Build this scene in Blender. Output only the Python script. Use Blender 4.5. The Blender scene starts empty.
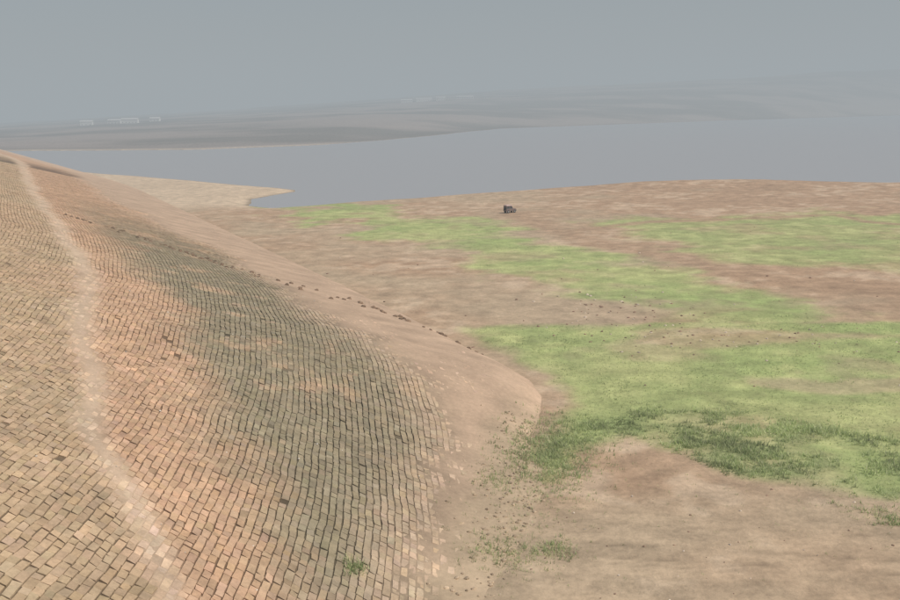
import bpy, math
import numpy as np
rng = np.random.default_rng(7)

# ---------------------------------------------------------------- helpers
def sstep(a, b, x):
    t = np.clip((x - a) / (b - a), 0, 1)
    return t * t * (3 - 2 * t)

TAB = rng.random((256, 256))
def vnoise(x, y):
    xi = np.floor(x).astype(int); yi = np.floor(y).astype(int)
    fx = x - xi; fy = y - yi
    fx = fx * fx * (3 - 2 * fx); fy = fy * fy * (3 - 2 * fy)
    a = TAB[xi & 255, yi & 255]; b = TAB[(xi + 1) & 255, yi & 255]
    c = TAB[xi & 255, (yi + 1) & 255]; d = TAB[(xi + 1) & 255, (yi + 1) & 255]
    return (a * (1 - fx) + b * fx) * (1 - fy) + (c * (1 - fx) + d * fx) * fy
def fbm(x, y, scale=1., oct=4, seed=0.):
    x = x / scale + seed * 17.3; y = y / scale + seed * 9.7
    s = 0; a = .5; n = 0
    for i in range(oct):
        s = s + a * vnoise(x, y); n += a
        x, y = 1.6 * x - 1.2 * y + 5.1, 1.2 * x + 1.6 * y + 3.7
        a *= .5
    return s / n - .5          # about -.5 .. .5

def seg_dist(X, Y, pts, closed=True):
    P = np.array(pts, float); n = len(P)
    best = np.full(X.shape, 1e9)
    for i in range(n if closed else n - 1):
        a = P[i]; b = P[(i + 1) % n]; ab = b - a
        t = np.clip(((X - a[0]) * ab[0] + (Y - a[1]) * ab[1]) / (ab @ ab + 1e-9), 0, 1)
        best = np.minimum(best, np.hypot(X - a[0] - t * ab[0], Y - a[1] - t * ab[1]))
    return best
def inside(X, Y, pts):
    P = np.array(pts, float); n = len(P)
    c = np.zeros(X.shape, bool)
    for i in range(n):
        x1, y1 = P[i]; x2, y2 = P[(i + 1) % n]
        if y1 == y2: continue
        cond = ((y1 > Y) != (y2 > Y)) & (X < (x2 - x1) * (Y - y1) / (y2 - y1) + x1)
        c ^= cond
    return c
def sdist(X, Y, pts):
    d = seg_dist(X, Y, pts)
    return np.where(inside(X, Y, pts), d, -d)

def make_mesh(name, V, F, mat, col=None, smooth=True):
    """V (n,3); F (m,k) constant-size faces"""
    me = bpy.data.meshes.new(name)
    V = np.asarray(V, np.float32); F = np.asarray(F, np.int32)
    k = F.shape[1]
    me.vertices.add(len(V)); me.vertices.foreach_set('co', V.ravel())
    me.loops.add(F.size); me.loops.foreach_set('vertex_index', F.ravel())
    me.polygons.add(len(F))
    me.polygons.foreach_set('loop_start', np.arange(0, F.size, k, dtype=np.int32))
    me.polygons.foreach_set('use_smooth', np.full(len(F), smooth, bool))
    me.update(calc_edges=True)
    if col is not None:
        at = me.color_attributes.new('Col', 'FLOAT_COLOR', 'POINT')
        c = np.ones((len(V), 4), np.float32); c[:, :3] = col
        at.data.foreach_set('color', c.ravel())
    me.materials.append(mat)
    ob = bpy.data.objects.new(name, me)
    bpy.context.scene.collection.objects.link(ob)
    return ob
def grid_faces(nr, nc):
    i = np.arange(nr - 1)[:, None]; j = np.arange(nc - 1)[None]
    a = i * nc + j
    return np.stack([a, a + 1, a + nc + 1, a + nc], -1).reshape(-1, 4)

def mat_col(name, rough=.9, fine=3., amp=.25, bump=.3, bdist=.05, fine2=.4, leafy=False, detail=4):
    m = bpy.data.materials.new(name); m.use_nodes = True
    nt = m.node_tree; N = nt.nodes; L = nt.links
    b = N['Principled BSDF']; b.inputs['Roughness'].default_value = rough
    b.inputs['Specular IOR Level'].default_value = .15
    at = N.new('ShaderNodeAttribute'); at.attribute_name = 'Col'
    tc = N.new('ShaderNodeTexCoord')
    n1 = N.new('ShaderNodeTexNoise'); n1.inputs['Scale'].default_value = fine
    n1.inputs['Detail'].default_value = detail; n1.inputs['Roughness'].default_value = .7
    n2 = N.new('ShaderNodeTexNoise'); n2.inputs['Scale'].default_value = fine2
    n2.inputs['Detail'].default_value = 4
    L.new(tc.outputs['Object'], n1.inputs['Vector']); L.new(tc.outputs['Object'], n2.inputs['Vector'])
    ad = N.new('ShaderNodeMath'); ad.operation = 'ADD'
    L.new(n1.outputs['Fac'], ad.inputs[0]); L.new(n2.outputs['Fac'], ad.inputs[1])
    mr = N.new('ShaderNodeMapRange'); L.new(ad.outputs[0], mr.inputs['Value'])
    mr.inputs['From Min'].default_value = .7; mr.inputs['From Max'].default_value = 1.3
    mr.inputs['To Min'].default_value = 1 - amp; mr.inputs['To Max'].default_value = 1 + amp
    vm = N.new('ShaderNodeVectorMath'); vm.operation = 'SCALE'
    L.new(at.outputs['Color'], vm.inputs[0]); L.new(mr.outputs[0], vm.inputs['Scale'])
    L.new(vm.outputs[0], b.inputs['Base Color'])
    if leafy:
        out = N['Material Output']; tr = N.new('ShaderNodeBsdfTranslucent'); mx = N.new('ShaderNodeMixShader')
        mx.inputs[0].default_value = .45
        L.new(vm.outputs[0], tr.inputs['Color']); L.new(b.outputs[0], mx.inputs[1]); L.new(tr.outputs[0], mx.inputs[2])
        L.new(mx.outputs[0], out.inputs['Surface'])
    if bump > 0:
        bp = N.new('ShaderNodeBump'); bp.inputs['Strength'].default_value = bump
        bp.inputs['Distance'].default_value = bdist
        L.new(n1.outputs['Fac'], bp.inputs['Height']); L.new(bp.outputs[0], b.inputs['Normal'])
    return m
def mat_flat(name, col, rough=.6, amp=.12, scale=6., metallic=0):
    m = bpy.data.materials.new(name); m.use_nodes = True
    nt = m.node_tree; N = nt.nodes; L = nt.links
    b = N['Principled BSDF']; b.inputs['Roughness'].default_value = rough
    b.inputs['Metallic'].default_value = metallic
    n1 = N.new('ShaderNodeTexNoise'); n1.inputs['Scale'].default_value = scale
    cr = N.new('ShaderNodeValToRGB')
    c = np.array(col)
    cr.color_ramp.elements[0].position = .3; cr.color_ramp.elements[1].position = .7
    cr.color_ramp.elements[0].color = (*(c * (1 - amp)), 1)
    cr.color_ramp.elements[1].color = (*(c * (1 + amp)), 1)
    L.new(n1.outputs['Fac'], cr.inputs['Fac']); L.new(cr.outputs['Color'], b.inputs['Base Color'])
    return m
def mixc(a, b, t):
    return a + (b - a) * t[..., None]

# ---------------------------------------------------------------- dam line
ss = np.arange(0, 1400, 1.0)
th = np.radians(np.interp(ss, [0, 62, 105, 150, 330, 420, 1400], [0, 0, 13, 24, 24, 28, 28]))
bx = 6 - np.concatenate([[0], np.cumsum(np.sin(th))[:-1]])
by = -20 + np.concatenate([[0], np.cumsum(np.cos(th))[:-1]])
SLOPE = .27
def dam_nose(s):
    return np.interp(s, [40, 63, 67, 75, 83, 87, 90, 96, 101, 105, 112, 126, 140],
                     [-9, -7, -5, -2.4, -.9, 0.4, 2.0, 4.0, 4.3, 3.8, 2.4, 1, 0])
def dam_z(s, d):
    fade = 1 - sstep(4, 26, d)
    de = d + dam_nose(s) * fade
    far = sstep(80, 97, s)
    zs = SLOPE * 1.6 * np.log1p(np.exp(np.clip(de, -30, 60) / 1.6)) - .10 + .05 * np.minimum(de, 0)   # gentle, silted toe
    zc = SLOPE * de + .7 * (1 - np.exp(-np.clip(de, 0, 99) / 1.2))
    zc = np.where(de < 0, .5 * de, zc)
    z = zs * (1 - far) + zc * far
    z = z + .22 * fbm(s, d, 14, 3, 1) * sstep(0, 8, de) + .09 * fbm(s, d, 3, 3, 2)
    return np.where(d > 78, SLOPE * 78, z)
def dam_xyz(s, d, z):
    X = np.interp(s, ss, bx); Y = np.interp(s, ss, by); t = np.interp(s, ss, th)
    return np.stack([X - np.cos(t) * d, Y - np.sin(t) * d, z], -1)
PATH_S = [30, 54, 58, 70, 88, 138, 219, 400, 896]
PATH_D = [13.5, 16, 18, 24, 29, 34, 35, 33, 30]
def path_mask(s, d):
    c = np.interp(s, PATH_S, PATH_D) + 1.4 * fbm(s, s * 0, 9, 3, 4)
    w = (.60 + .0028 * s) * (1 + 1.2 * fbm(s, d, 2.5, 3, 9))
    return np.exp(-((d - c) / w) ** 2)
def toe_clear(s):    # width of bare soil above the toe
    return np.interp(s, [40, 60, 67, 82, 90, 100, 112, 133, 900], [8.2, 6.4, 4.6, 1.2, -.3, -2.2, -1.2, .4, 1])
def silt_edge(s):
    return np.interp(s, [40, 60, 67, 82, 97, 133, 178, 244, 400, 900], [8.5, 9, 7.5, 5.5, 8.5, 13, 16.5, 21, 18, 14])
C_SILT = np.array([.56, .40, .278]); C_PINK = np.array([.53, .345, .22])
C_GREY = np.array([.285, .240, .158]); C_BROWN = np.array([.45, .335, .213]); C_PATH = np.array([.64, .49, .355])
E_TAN = np.array([.50, .38, .255]); E_RED = np.array([.46, .31, .20]); E_LIGHT = np.array([.59, .46, .325])
def dam_col(s, d):
    pc = np.interp(s, PATH_S, PATH_D)
    e = silt_edge(s)
    n = fbm(s, d, 9, 4, 5); n2 = fbm(s, d, 2.5, 4, 6)
    c = np.broadcast_to(C_PINK, s.shape + (3,))
    g = sstep(-2, 4, (pc - 5) - d + 8 * n + 4 * n2)
    c = mixc(c, C_GREY, g * .95 * sstep(250, 130, s))
    c = mixc(c, C_PINK, sstep(.12, .34, n2 + .6 * n) * .5)
    c = mixc(c, C_BROWN, sstep(-1, 1.5, d - pc + 2 * n) * np.clip(.75 + .8 * n, 0, 1))
    sm = sstep(4, -3.5, d - e + 7 * n + 3 * n2)
    c = mixc(c, C_SILT, sm)
    c = mixc(c, C_PATH, np.clip(path_mask(s, d), 0, 1) * .7)
    de = d + dam_nose(s) * (1 - sstep(4, 26, d))
    c = mixc(c, E_TAN, sstep(3.5, .3, de + 3 * n2 + 2 * n) * sstep(97, 84, s))
    return c * (1 + .28 * n2)[..., None], sm

# embankment surface (soil bedding, silt apron, crest, landward slope)
svals = np.concatenate([np.arange(10, 200, .35), np.arange(200, 420, .9), np.arange(420, 1350, 6)])
dvals = np.concatenate([np.arange(-14, 45, .35), np.arange(45, 78, 1.5), [78, 80, 88, 90, 120, 160]])
S, D = np.meshgrid(svals, dvals, indexing='ij')
Z = dam_z(S, D)
Z = np.where(D > 88, SLOPE * 78 - (D - 88) * .35, Z)
col, sm = dam_col(S, D)
tcl = sstep(-.8, 1.2, D - toe_clear(S) + 3 * fbm(S, D, 3, 3, 19))
fill = sstep(.02, .22, fbm(S, D, 3.5, 4, 61) + .5 * fbm(S, D, 15, 2, 62))     # joints choked with silt in places
stonezone = tcl * (1 - .85 * sstep(.05, .5, path_mask(S, D))) * (1 - .80 * sm) * (1 - .4 * fill)
near = sstep(420, 340, S)
col = mixc(col, col * .37, stonezone * near)
nr, nc = S.shape
Z = Z - .05 * stonezone
mat_emb = mat_col('embankment_soil', fine=3., amp=.20, bump=.6, bdist=.08, fine2=.35, detail=7)
make_mesh('dam_embankment', dam_xyz(S, D, Z).reshape(-1, 3), grid_faces(nr, nc)[:, ::-1], mat_emb, col.reshape(-1, 3))

# ---------------------------------------------------------------- stone pitching
def build_stones():
    W = .38
    rows = np.arange(-2.4, 47, W)
    sL = []; dL = []; lL = []
    for k, d0 in enumerate(rows):
        n = int(300 / .50)
        ln = rng.uniform(.36, .80, n); s0 = 40 + rng.random() + np.concatenate([[0], np.cumsum(ln)[:-1]])
        m = s0 < 330
        sL.append(s0[m]); lL.append(ln[m]); dL.append(np.full(m.sum(), d0))
    s0 = np.concatenate(sL); ln = np.concatenate(lL); d0 = np.concatenate(dL)
    tc_ = d0 - toe_clear(s0) + 3 * fbm(s0, d0, 3, 3, 19)
    keep = (rng.random(len(s0)) > .004) & (rng.random(len(s0)) < sstep(-1.2, 1.3, tc_))
    s0, ln, d0 = s0[keep], ln[keep], d0[keep]
    n = len(s0)
    gap = .009; gd = .026
    cs = np.stack([s0 + gap, s0 + ln - gap, s0 + ln - gap, s0 + gap], 1)
    cd = np.stack([d0 + gd, d0 + gd, d0 + W - gd, d0 + W - gd], 1)
    wob = .5 * fbm(cs, cd, 9, 2, 11) + .16 * fbm(cs, cd, 1.3, 2, 12)
    shear = .35 * (fbm(cs, cd, 12, 2, 14) + .5)
    cs = cs + rng.uniform(-.05, .05, cs.shape) + .5 * fbm(cs, cd, 4, 2, 15) + (cd - d0[:, None]) * (shear * 2 + rng.normal(0, .12, (n, 1)))
    cd = cd + wob + rng.uniform(-.028, .028, cd.shape)
    sc = cs.mean(1); dc = cd.mean(1)
    c, smk = dam_col(sc, dc)
    pm = np.clip(path_mask(sc, dc), 0, 1)
    lift = .014 + rng.normal(0, .011, n) - .050 * sstep(.3, 1, smk) - .02 * pm
    lift += .045 * fbm(sc, dc, 5, 3, 18)
    zt = dam_z(cs, cd) + lift[:, None] + rng.normal(0, .008, cs.shape)
    mS = cs.mean(1, keepdims=True); mD = cd.mean(1, keepdims=True)
    foot = dam_xyz(cs, cd, zt - .2)
    sh = dam_xyz(cs, cd, zt - .015)
    top = dam_xyz(mS + (cs - mS) * .93, mD + (cd - mD) * .91, zt)
    V = np.concatenate([foot, sh, top], 1).reshape(-1, 3)
    b = (np.arange(n) * 12)[:, None, None]
    f = []
    for r0 in (0, 4):
        for i in range(4):
            j = (i + 1) % 4
            f.append([r0 + i, r0 + j, r0 + 4 + j, r0 + 4 + i])
    f.append([8, 9, 10, 11])
    F = (np.array(f)[None] + b).reshape(-1, 4)[:, ::-1]
    tone = (1 + rng.normal(0, .075, n) + .25 * fbm(sc, dc, 1.2, 3, 63))[:, None]
    hue = np.stack([1 + rng.normal(0, .02, n), np.ones(n), 1 + rng.normal(0, .03, n)], 1)
    cc = c * tone * hue * 1.03
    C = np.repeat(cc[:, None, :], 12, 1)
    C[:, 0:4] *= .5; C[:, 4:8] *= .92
    return V, F, C.reshape(-1, 3)
V, F, C = build_stones()
mat_stone = mat_col('pitching_stone', fine=6., amp=.2, bump=.5, bdist=.03, fine2=1.2)
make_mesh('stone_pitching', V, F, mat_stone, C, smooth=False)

# ---------------------------------------------------------------- ground sheet
LAND = [(-420, 900), (-300, 640), (-190, 480), (-150, 435), (-101, 381), (-72, 346), (-49, 317), (-47, 309), (-52, 297),
        (-57, 283), (-52, 263), (-44, 253), (-38, 257), (-26, 268), (-13, 275), (0, 286), (15, 295), (34, 307),
        (53, 312), (79, 315), (108, 306), (134, 298), (200, 300), (400, 380), (900, 700), (2500, 1500),
        (9000, 1500), (9000, -500), (-9000, -500), (-9000, 900)]
FAR = [(-9000, 790), (-330, 790), (-265, 765), (-184, 750), (-110, 820), (-60, 960), (0, 1200), (80, 1590), (620, 2300), (2000, 3700),
       (4500, 5200), (30000, 5200), (30000, 30000), (-30000, 30000), (-30000, 790)]
G1 = [(-47, 253), (-30, 253), (-11, 229), (11, 206), (20, 175), (28, 147), (35, 129), (41, 115), (43, 104), (38, 99), (30, 101), (22, 106), (18, 117), (9, 129), (3, 150), (-8, 172), (-20, 200), (-36, 229)]
G2 = [(35, 203), (66, 212), (97, 214), (150, 214), (150, 134), (61, 134), (52, 139), (46, 145), (36, 154), (28, 181)]
G3 = [(1, 103), (12, 103), (24, 104), (40, 103), (70, 98), (60, 55), (26, 55), (21, 57), (18, 58), (15, 62), (12, 66), (8, 63), (6, 58), (5, 63), (9, 74), (8, 83), (5, 91)]
THICK = [(8.5, 70), (14, 73), (22, 71), (28, 66), (45, 62), (45, 54), (26, 54.5), (23.5, 56.5), (18, 58), (15, 62), (12, 66.5), (8.5, 62.5), (6, 58), (4.5, 62), (7, 67)]
B1 = [(10, 119), (20, 117), (27, 111), (25, 106), (16, 104), (11, 109)]
B2 = [(19, 99), (28, 100.5), (38, 98), (50, 95), (36, 93), (23, 91.5), (18, 93.5)]
B3 = [(25, 79.5), (32, 81), (50, 80), (50, 75), (35, 75.5), (29, 76)]
T1 = [(14.8, 222), (20.9, 187), (28.3, 164.5), (36.6, 144.4), (43.3, 129.4), (53.4, 116.7), (75, 95)]
T2 = [(20.9, 187), (40.8, 202), (64.4, 206), (98.6, 218), (150, 230)]
T3 = [(82.6, 216), (82.7, 196), (86.7, 191), (110, 185)]
def green(X, Y):
    sc = np.clip(Y / 100, .5, 2.5)
    n = fbm(X, Y, 14, 5, 21) * sc; n2 = fbm(X, Y, 3, 4, 22)
    def pm(poly, soft, amp):
        return sstep(-soft, soft, sdist(X, Y, poly) + amp * n + amp * .45 * n2)
    g = np.maximum(pm(G1, 4, 16), pm(G2, 5, 18) * .88)
    g = np.maximum(g, pm(G3, 1.6, 6))
    g *= 1 - .8 * pm(B1, 1.5, 7); g *= 1 - .6 * pm(B2, 1, 6); g *= 1 - .6 * pm(B3, .8, 5)
    def tr(pts, w):
        return np.exp(-((seg_dist(X, Y, pts, False) + 3 * n2) / w) ** 2)
    t = np.maximum(tr(T1, 3.6), np.maximum(tr(T2, 2.2), tr(T3, 1.6)))
    g *= 1 - .9 * np.clip(t, 0, 1)
    patch = sstep(-.26, .0, fbm(X, Y, 7, 6, 23))
    g *= .56 + .44 * patch
    th_ = sstep(-1, 1.8, sdist(X, Y, THICK) + 5 * fbm(X, Y, 5, 4, 24)) * sstep(-.2, .12, fbm(X, Y, 2.2, 3, 25) + .0)
    return np.clip(g, 0, 1), th_, t
def ground_z(X, Y, full=False):
    sdn = sdist(X, Y, LAND) + 4 * fbm(X, Y, 25, 4, 31)
    sdf_ = sdist(X, Y, FAR) + 20 * fbm(X, Y, 200, 4, 32)
    sd = np.maximum(sdn, sdf_)
    z = np.where(sd > 0, -.6 + .6 * sstep(0, 7, sd), np.maximum(-.6 + .08 * sd, -8))
    nearland = sdn > 0
    bank = sstep(15, 60, X) * sstep(0, 3, sdn) * sstep(70, 5, sdn) * (.9 + 1.6 * fbm(X, Y, 30, 4, 33))
    z = z + np.where(nearland, bank, 0)
    rel = (.5 * fbm(X, Y, 22, 4, 34) + .16 * fbm(X, Y, 3, 4, 35)) * sstep(0, 15, sdn)
    z = z + np.where(nearland, rel, 0)
    u = X / np.maximum(Y, 1)
    top = np.interp(u, [-.6, -.45, -.22, .05, .25, .45, .7, 1.3], [8, 12, 58, 124, 162, 198, 215, 190])
    shoreY = np.interp(u, [-.4, -.25, -.1, 0, .05, .28, .54, .9], [790, 750, 830, 1200, 1590, 2300, 3700, 5200])
    f = np.clip((Y - shoreY) / (4700 - shoreY), 0, 1.0)
    h = top * (f ** 1.05) * (1 + .25 * fbm(X, Y, 900, 4, 36)) + 6 * fbm(X, Y, 120, 4, 37) * sstep(0, .2, f)
    z = z + np.where(sdf_ > 0, np.maximum(h, 0) * sstep(0, 120, sdf_), 0)
    return z, sdn, sdf_
Yr = np.geomspace(12, 9000, 980)
q = np.concatenate([np.linspace(-1.6, -.56, 60)[:-1], np.linspace(-.56, .62, 620), np.linspace(.62, 1.8, 60)[1:]])
YY, QQ = np.meshgrid(Yr, q, indexing='ij')
XX = QQ * (YY + 10)
Zg, sdn, sdf_ = ground_z(XX, YY)
g, thk, trk = green(XX, YY)
n1 = fbm(XX, YY, 16, 5, 41); n2 = fbm(XX, YY, 2.5, 5, 42); n3 = fbm(XX, YY, 60, 3, 43)
GR = np.array([.36, .44, .165]); GR2 = np.array([.44, .46, .20]); GRD = np.array([.29, .36, .155])
c = mixc(np.broadcast_to(E_TAN, XX.shape + (3,)), E_RED, sstep(-.2, .25, n1 + n3 * .7 + .3 * sstep(20, 60, XX) * sstep(60, 110, YY) - .1 * sstep(60, 50, YY)))
c = mixc(c, E_LIGHT, sstep(.08, .3, n2 + n1) * .5)
c = mixc(c, E_RED * .92, np.clip(trk, 0, 1) * .75)
c = mixc(c, E_RED * .8, sstep(14, 2, sdn) * sstep(15, 60, XX) * .8)
c = mixc(c, E_LIGHT * 1.03, sstep(-14, 10, -XX - 34 + 10 * n1) * sstep(235, 265, YY))  # sandy spit
gcol = mixc(np.broadcast_to(GR, XX.shape + (3,)), GR2, sstep(-.2, .25, n2 + n1))
c = mixc(c, gcol, np.clip(g * (.93 + .6 * n2), 0, 1))
c = mixc(c, GRD, thk * .6)
# wheel ruts / runoff streaks on the bare foreground
u1 = (YY + .18 * XX) + 1.2 * fbm(XX, YY, 14, 3, 44)
rut = np.zeros_like(XX)
for y0, dep in ((46.5, 1), (48.1, 1), (50.9, .6), (52.6, .6), (44.2, .5), (45.7, .5), (56.5, .4), (58.0, .4)):
    rut += dep * np.exp(-((u1 - y0 - 2.2) / .2) ** 2)
rut *= sstep(-.25, .1, fbm(XX, YY, 4, 4, 47)) * sstep(4, 9, XX)
c = c * (1 - .30 * rut * (1 - thk))[..., None]
Zg = Zg - .06 * rut
wv = fbm(XX * .35, YY + .25 * XX, 1.3, 5, 48)
c = c * (1 + .36 * wv * sstep(75, 45, YY) * (1 - g))[..., None] * (1 + .34 * n2)[..., None] * (1 + .2 * n1)[..., None]
# far land: dry scrub with darker tree belts
fn = fbm(XX, YY, 220, 5, 45) + .35 * fbm(XX, YY * .3, 90, 3, 46)
cf = mixc(np.broadcast_to(np.array([.33, .29, .265]), XX.shape + (3,)), np.array([.21, .20, .185]), sstep(-.2, .2, fn))
cf = mixc(cf, np.array([.50, .43, .35]), sstep(24, 5, sdf_) * sstep(-.08, -.16, QQ) * .7)
c = mixc(c, cf, sstep(0, 2, sdf_))
wet = sstep(2, 0, sdn) * (sdf_ < 0)
c = mixc(c, c * .55, wet)
nr, nc = XX.shape
mat_ground = mat_col('dry_reservoir_bed', fine=2.2, amp=.27, bump=.8, bdist=.10, fine2=.45, detail=7)
make_mesh('ground', np.stack([XX, YY, Zg], -1).reshape(-1, 3), grid_faces(nr, nc), mat_ground, c.reshape(-1, 3))

# ---------------------------------------------------------------- water
mw = bpy.data.materials.new('water'); mw.use_nodes = True
N = mw.node_tree.nodes; L = mw.node_tree.links; b = N['Principled BSDF']
b.inputs['Base Color'].default_value = (.38, .375, .375, 1); b.inputs['Roughness'].default_value = .3
b.inputs['IOR'].default_value = 1.33
tc = N.new('ShaderNodeTexCoord'); nz = N.new('ShaderNodeTexNoise'); nz.inputs['Scale'].default_value = .5
nz.inputs['Detail'].default_value = 4
bp = N.new('ShaderNodeBump'); bp.inputs['Strength'].default_value = .35; bp.inputs['Distance'].default_value = .25
L.new(tc.outputs['Object'], nz.inputs['Vector']); L.new(nz.outputs['Fac'], bp.inputs['Height']); L.new(bp.outputs[0], b.inputs['Normal'])
xs = np.linspace(-9000, 9000, 40); ys = np.linspace(150, 9000, 30)
A, B = np.meshgrid(ys, xs, indexing='ij')
make_mesh('reservoir_water', np.stack([B, A, A * 0 - .6], -1).reshape(-1, 3), grid_faces(30, 40), mw)

# ---------------------------------------------------------------- grass
GA = np.array([.44, .53, .24]); GB = np.array([.64, .64, .40])
def blades_at(X, Y, z, sz, blades, r, wfac, tone, spread=.3):
    m = len(X); Vs = []; Cs = []
    for i in range(blades):
        a = r.uniform(0, 2 * np.pi, m); lean = r.uniform(.2, 1.0, m) * sz
        w = sz * wfac * r.uniform(.5, 1, m)
        bx0 = X + r.normal(0, spread, m) * sz; by0 = Y + r.normal(0, spread, m) * sz
        wx = -np.sin(a) * w * .5; wy = np.cos(a) * w * .5
        h = sz * r.uniform(.5, 1.1, m)
        Vs.append(np.stack([np.stack([bx0 - wx, by0 - wy, z - .05], -1), np.stack([bx0 + wx, by0 + wy, z - .05], -1),
                        np.stack([bx0 + np.cos(a) * lean, by0 + np.sin(a) * lean, z + h], -1)], 1))
        cc = mixc(np.broadcast_to(GA, (m, 3)), GB, r.random(m) ** 1.5) * tone[:, None]
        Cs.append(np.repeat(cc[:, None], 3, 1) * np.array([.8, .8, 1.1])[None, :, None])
    return np.concatenate(Vs).reshape(-1, 3), np.concatenate(Cs).reshape(-1, 3)
def grass(n, area, hmin, hmax, blades, thick_only, seed, wfac=.35):
    r = np.random.default_rng(seed)
    X = r.uniform(area[0], area[1], n); Y = r.uniform(area[2], area[3], n)
    g, t, tr = green(X, Y)
    p = t if thick_only else g ** 2 * .8
    k = r.random(n) < p
    X, Y = X[k], Y[k]
    z, _, _ = ground_z(X, Y)
    sz = r.uniform(hmin, hmax, len(X)) * (1 + 1.1 * fbm(X, Y, 2.2, 3, 51))
    tone = 1 + .9 * fbm(X, Y, 2.5, 3, 52) + r.normal(0, .12, len(X))
    return blades_at(X, Y, z, sz, blades, r, wfac, tone)
parts = [grass(34000, (2, 48, 53, 76), .10, .36, 5, True, 1, .3), grass(60000, (-2, 62, 52, 106), .05, .15, 3, False, 2, .5),
         grass(26000, (-40, 110, 106, 240), .07, .16, 2, False, 3, .8)]
def damtop(X, Y):
    d2 = (bx[None, :200] - X[:, None]) ** 2 + (by[None, :200] - Y[:, None]) ** 2
    i = d2.argmin(1); t = th[i]
    d = (X - bx[i]) * -np.cos(t) + (Y - by[i]) * -np.sin(t)
    return np.maximum(dam_z(ss[i] + 0., d), ground_z(X, Y)[0])
for k, (cx, cy, rad, n, h) in enumerate([(5.2, 48, .5, 90, .28), (2.4, 48, .9, 150, .25), (3.6, 47.6, 1.0, 90, .2), (23.8, 51.5, .6, 90, .3), (22, 53, .8, 40, .22),
                                         (-4.7, 43.4, .25, 60, .3), (2.6, 57, .7, 120, .22), (7.2, 65.5, 1.7, 650, .30), (6.0, 61.5, 1.6, 560, .28), (6, 58, 1.3, 260, .24), (8.5, 69, 1.2, 260, .26),
                                         (4.2, 52, 1.2, 60, .15), (12, 58, 2.5, 60, .16), (20, 50, 4, 60, .14), (3, 49, 2.2, 170, .14), (5, 55, 2, 180, .15)]):
    r = np.random.default_rng(100 + k)
    X = r.normal(cx, rad, n); Y = r.normal(cy, rad * 1.3, n)
    parts.append(blades_at(X, Y, damtop(X, Y), h * r.uniform(.5, 1.1, n), 5, r, .3, .92 + r.normal(0, .15, n), .5))
V = np.concatenate([p[0] for p in parts]); C = np.concatenate([p[1] for p in parts])
mg = mat_col('grass', rough=.8, fine=4, amp=.12, bump=0, fine2=.5, leafy=True)
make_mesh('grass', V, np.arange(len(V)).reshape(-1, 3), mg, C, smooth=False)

# ---------------------------------------------------------------- scattered stones
def rocks(name, P, size, colr, seed, mat):
    r = np.random.default_rng(seed); n = len(P)
    base = np.array([(math.cos(a) * rr, math.sin(a) * rr, z) for rr, z in ((1, -.3), (.95, .25), (.5, .6)) for a in np.linspace(0, 2 * math.pi, 6, endpoint=False)])
    jit = base[None] * (1 + r.normal(0, .16, (n, 18, 1)))
    jit[..., 0] *= r.uniform(.7, 1.4, (n, 1))
    a = r.uniform(0, 6.28, n)[:, None]
    x = jit[..., 0] * np.cos(a) - jit[..., 1] * np.sin(a); y = jit[..., 0] * np.sin(a) + jit[..., 1] * np.cos(a)
    V = np.stack([x, y, jit[..., 2]], -1) * size[:, None, None] + P[:, None]
    f = []
    for r0 in (0, 6):
        for i in range(6):
            j = (i + 1) % 6; f.append([r0 + i, r0 + j, r0 + 6 + j, r0 + 6 + i])
    f += [[12, 13, 14, 15], [12, 15, 16, 17]]
    F = (np.array(f)[None] + (np.arange(n) * 18)[:, None, None]).reshape(-1, 4)
    C = np.repeat((colr * (1 + r.normal(0, .18, (n, 1))))[:, None], 18, 1)
    make_mesh(name, V.reshape(-1, 3), F, mat, C.reshape(-1, 3), smooth=False)
pts = []
for poly, n in ((B1, 90), (B2, 100), (B3, 12)):
    a = np.array(poly); x = rng.normal(a[:, 0].mean(), np.ptp(a[:, 0]) * .3, n); y = rng.normal(a[:, 1].mean(), np.ptp(a[:, 1]) * .4, n)
    pts.append(np.stack([x, y], 1))
x = rng.uniform(-35, 60, 50); y = rng.uniform(60, 190, 50); pts.append(np.stack([x, y], 1))
x = rng.uniform(2, 24, 60); y = rng.uniform(42, 56, 60); pts.append(np.stack([x, y], 1))
pts = np.concatenate(pts); zz = ground_z(pts[:, 0], pts[:, 1])[0]
sz = rng.uniform(.04, .15, len(pts)) * np.clip(pts[:, 1] / 90, .35, 1.4)
cr = np.where(rng.random((len(pts), 1)) < .6, np.array([[.30, .20, .145]]), np.array([[.6, .5, .4]]))
rocks('scattered_stones', np.column_stack([pts, zz]), sz, cr, 5, mat_stone)
# rubble along the silted toe
s_ = rng.uniform(60, 90, 420); d_ = toe_clear(s_) + rng.normal(-1.2, 1.3, 420)
rocks('toe_rubble', dam_xyz(s_, d_, np.maximum(dam_z(s_, d_), -.2) + .01), rng.uniform(.04, .13, 420), np.tile([[.42, .32, .22]], (420, 1)), 9, mat_stone)
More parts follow.
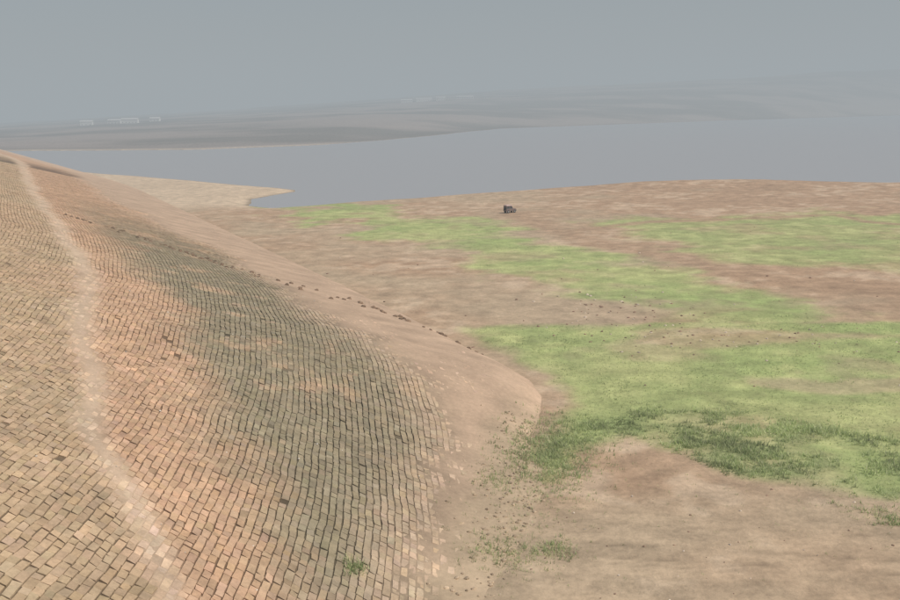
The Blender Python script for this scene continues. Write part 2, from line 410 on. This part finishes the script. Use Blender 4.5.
# diagonal rows of exposed stones crossing the silt, their shadows put in the dark colour
dl = np.array([(175, 33), (169, 30), (160, 24), (148, 19), (137, 12), (133, 6), (123, 2), (118, -.5), (111, -2)], float)
P = []
cum = np.concatenate([[0], np.cumsum(np.hypot(*np.diff(dl, axis=0).T))])
for off, dens, t0, t1 in ((0, .8, 0, 1), (5.0, .8, .12, .97), (8.5, .4, .3, .75), (-2.4, .3, .1, .5)):
    tt = np.arange(cum[-1] * t0, cum[-1] * t1, 1.5); tt = tt[rng.random(len(tt)) < dens]
    s_ = np.interp(tt, cum, dl[:, 0]) - off * .9 + rng.normal(0, .25, len(tt)); d_ = np.interp(tt, cum, dl[:, 1]) - off * .25 + rng.normal(0, .2, len(tt))
    P.append(dam_xyz(s_, d_, dam_z(s_, d_) + .0))
P = np.concatenate(P)
rocks('shadow_dark_stones', P, rng.uniform(.18, .30, len(P)), np.tile([[.22, .15, .10]], (len(P), 1)), 6, mat_stone)
s_ = rng.uniform(50, 130, 60); d_ = rng.uniform(5, 30, 60)
rocks('pale_pebbles', dam_xyz(s_, d_, dam_z(s_, d_) + .03), rng.uniform(.03, .07, 60), np.tile([[.7, .64, .55]], (60, 1)), 8, mat_stone)

# ---------------------------------------------------------------- primitives for small objects
def prism(name, prof, y0, y1, mat, parent, bevel=.02):
    """profile in x,z extruded along y"""
    n = len(prof)
    V = [(x, y0, z) for x, z in prof] + [(x, y1, z) for x, z in prof]
    F = [list(range(n))[::-1], list(range(n, 2 * n))] + [[i, (i + 1) % n, (i + 1) % n + n, i + n] for i in range(n)]
    me = bpy.data.meshes.new(name); me.from_pydata(V, [], F); me.update(); me.materials.append(mat)
    ob = bpy.data.objects.new(name, me); bpy.context.scene.collection.objects.link(ob); ob.parent = parent
    if bevel:
        m = ob.modifiers.new('b', 'BEVEL'); m.width = bevel; m.segments = 2
    return ob
def wheel(name, x, y, r, w, mat, hub, parent):
    prof = [(r * math.cos(a), r + r * math.sin(a)) for a in np.linspace(0, 2 * math.pi, 20, endpoint=False)]
    o = prism(name, [(x + a, b) for a, b in prof], y - w / 2, y + w / 2, mat, parent, .03)
    s = 1 if y > 0 else -1
    prism(name + '_hub', [(x + a * .5, r + (b - r) * .5) for a, b in prof], y + s * (w / 2 - .02), y + s * (w / 2 + .015), hub, parent, 0)
def empty(name, loc, rot=0):
    e = bpy.data.objects.new(name, None); bpy.context.scene.collection.objects.link(e)
    e.location = loc; e.rotation_euler = (0, 0, rot); return e
# small off-road car parked on the dry bed
cz = float(ground_z(np.array([13.8]), np.array([225.]))[0][0])
car = empty('parked_car', (13.8, 225, cz), math.radians(32)); car.scale = (.82, .82, .95)
paint = mat_flat('dark_paint', (.17, .125, .11), .5); roofm = mat_flat('dusty_canvas_roof', (.60, .45, .40), .8)
glass = mat_flat('window_glass', (.07, .07, .075), .1); rub = mat_flat('tyre_rubber', (.03, .03, .03), .9); hubm = mat_flat('hub_steel', (.3, .3, .3), .4)
prism('body', [(-1.65, .45), (-1.65, 1.0), (-.55, 1.05), (.55, 1.05), (1.5, .98), (1.65, .85), (1.65, .45)], -.78, .78, paint, car, .05)
prism('cabin', [(-1.58, 1.04), (-1.5, 1.72), (.15, 1.72), (.55, 1.04)], -.70, .70, glass, car, .03)
prism('roof', [(-1.62, 1.66), (-1.60, 1.90), (.2, 1.90), (.26, 1.66)], -.76, .76, roofm, car, .03)
for i, (px, py) in enumerate([(-1.54, -.71), (-1.54, .71), (-.6, -.71), (-.6, .71)]):
    prism('pillar_%d' % i, [(px - .06, 1.02), (px - .04, 1.65), (px + .06, 1.65), (px + .06, 1.02)], py - .03, py + .03, paint, car, 0)
prism('bumper', [(1.66, .48), (1.66, .62), (1.76, .62), (1.76, .48)], -.75, .75, hubm, car, .01)
prism('spare_wheel', [(-1.68, .7), (-1.68, 1.25), (-1.86, 1.25), (-1.86, .7)], -.28, .28, rub, car, .08)
for i, (x, y) in enumerate([(1.05, -.72), (1.05, .72), (-1.05, -.72), (-1.05, .72)]):
    wheel('wheel_%d' % i, x, y, .36, .22, rub, hubm, car)

# distant white buildings
white = mat_flat('whitewash', (.72, .71, .68), .8, .05, .1); dark = mat_flat('window_opening', (.08, .08, .09), .5)
rf = mat_flat('sheet_roof', (.6, .59, .57), .6)
def building(X, Y, w, dp, h, rot):
    z = float(ground_z(np.array([float(X)]), np.array([float(Y)]))[0][0])
    e = empty('white_building', (X, Y, z - 1.5), rot)
    prism('walls', [(-w / 2, 0), (-w / 2, h + 1.5), (w / 2, h + 1.5), (w / 2, 0)], -dp / 2, dp / 2, white, e, 0)
    V = [(-w / 2 - .6, -dp / 2 - .6, h + 1.5), (w / 2 + .6, -dp / 2 - .6, h + 1.5), (w / 2 + .6, dp / 2 + .6, h + 1.5), (-w / 2 - .6, dp / 2 + .6, h + 1.5),
         (-w / 2 - .6, 0, h + 4.5), (w / 2 + .6, 0, h + 4.5)]
    me = bpy.data.meshes.new('roof'); me.from_pydata(V, [], [(0, 1, 5, 4), (2, 3, 4, 5), (1, 2, 5), (3, 0, 4), (3, 2, 1, 0)]); me.materials.append(rf)
    o = bpy.data.objects.new('roof', me); bpy.context.scene.collection.objects.link(o); o.parent = e
    k = max(3, int(w / 7))
    for i in range(k):
        x = -w / 2 + (i + .5) * w / k
        prism('window_%d' % i, [(x - .7, 3.2), (x - .7, 4.5), (x + .7, 4.5), (x + .7, 3.2)], -dp / 2 - .08, -dp / 2 + .1, dark, e, 0)
for a in [(-798, 2250, 26, 12, 9, .1), (-748, 2290, 30, 14, 8, -.1), (-705, 2260, 36, 12, 9, .05), (-672, 2340, 22, 12, 7, 0),
          (-130, 3300, 36, 14, 8, 0), (-75, 3330, 52, 14, 8, .1), (-20, 3300, 30, 14, 9, 0), (60, 3360, 54, 14, 7, -.1)]:
    building(*a)

# ---------------------------------------------------------------- haze
mh = bpy.data.materials.new('haze'); mh.use_nodes = True
N = mh.node_tree.nodes; L = mh.node_tree.links; N.clear()
out = N.new('ShaderNodeOutputMaterial'); ab = N.new('ShaderNodeVolumeAbsorption'); em = N.new('ShaderNodeEmission'); ad = N.new('ShaderNodeAddShader')
DEN = .00050
ab.inputs['Color'].default_value = (0, 0, 0, 1); ab.inputs['Density'].default_value = DEN
em.inputs['Color'].default_value = (.352, .388, .410, 1); em.inputs['Strength'].default_value = DEN  # emission stands in for daylight scattered by the haze
L.new(ab.outputs[0], ad.inputs[0]); L.new(em.outputs[0], ad.inputs[1]); L.new(ad.outputs[0], out.inputs['Volume'])
me = bpy.data.meshes.new('haze')
a, z0, z1 = 14000, -40, 450
me.from_pydata([(-a, -a, z0), (a, -a, z0), (a, a, z0), (-a, a, z0), (-a, -a, z1), (a, -a, z1), (a, a, z1), (-a, a, z1)], [],
               [(0, 3, 2, 1), (4, 5, 6, 7), (0, 1, 5, 4), (1, 2, 6, 5), (2, 3, 7, 6), (3, 0, 4, 7)])
me.materials.append(mh); ho = bpy.data.objects.new('haze', me); bpy.context.scene.collection.objects.link(ho)

# ---------------------------------------------------------------- light
EL, AZ = 48, 112        # azimuth measured from +Y towards +X
w = bpy.data.worlds.new('World'); bpy.context.scene.world = w; w.use_nodes = True
N = w.node_tree.nodes; L = w.node_tree.links
sky = N.new('ShaderNodeTexSky'); sky.sky_type = 'NISHITA'; sky.sun_disc = False
sky.sun_elevation = math.radians(EL); sky.sun_rotation = math.radians(AZ); sky.dust_density = 3.
L.new(sky.outputs[0], N['Background'].inputs[0]); N['Background'].inputs[1].default_value = .085
sl = bpy.data.lights.new('sun', 'SUN'); sl.energy = 3.7; sl.angle = math.radians(2.5); sl.color = (1, .95, .87)
so = bpy.data.objects.new('sun', sl); bpy.context.scene.collection.objects.link(so)
so.rotation_euler = (math.radians(90 - EL), 0, math.radians(180 - AZ))

# ---------------------------------------------------------------- camera
cam = bpy.data.cameras.new('camera'); co = bpy.data.objects.new('camera', cam); bpy.context.scene.collection.objects.link(co)
cam.sensor_width = 36; cam.lens = 36 * 1000 / 900; cam.clip_end = 40000; cam.clip_start = .5
from mathutils import Matrix
p = math.radians(10.5); r = math.radians(.9)
M = Matrix.Rotation(math.radians(90) - p, 4, 'X') @ Matrix.Rotation(-r, 4, 'Z')
co.matrix_world = Matrix.Translation((0, 0, 22)) @ M
bpy.context.scene.camera = co
bpy.context.scene.view_settings.view_transform = 'Standard'
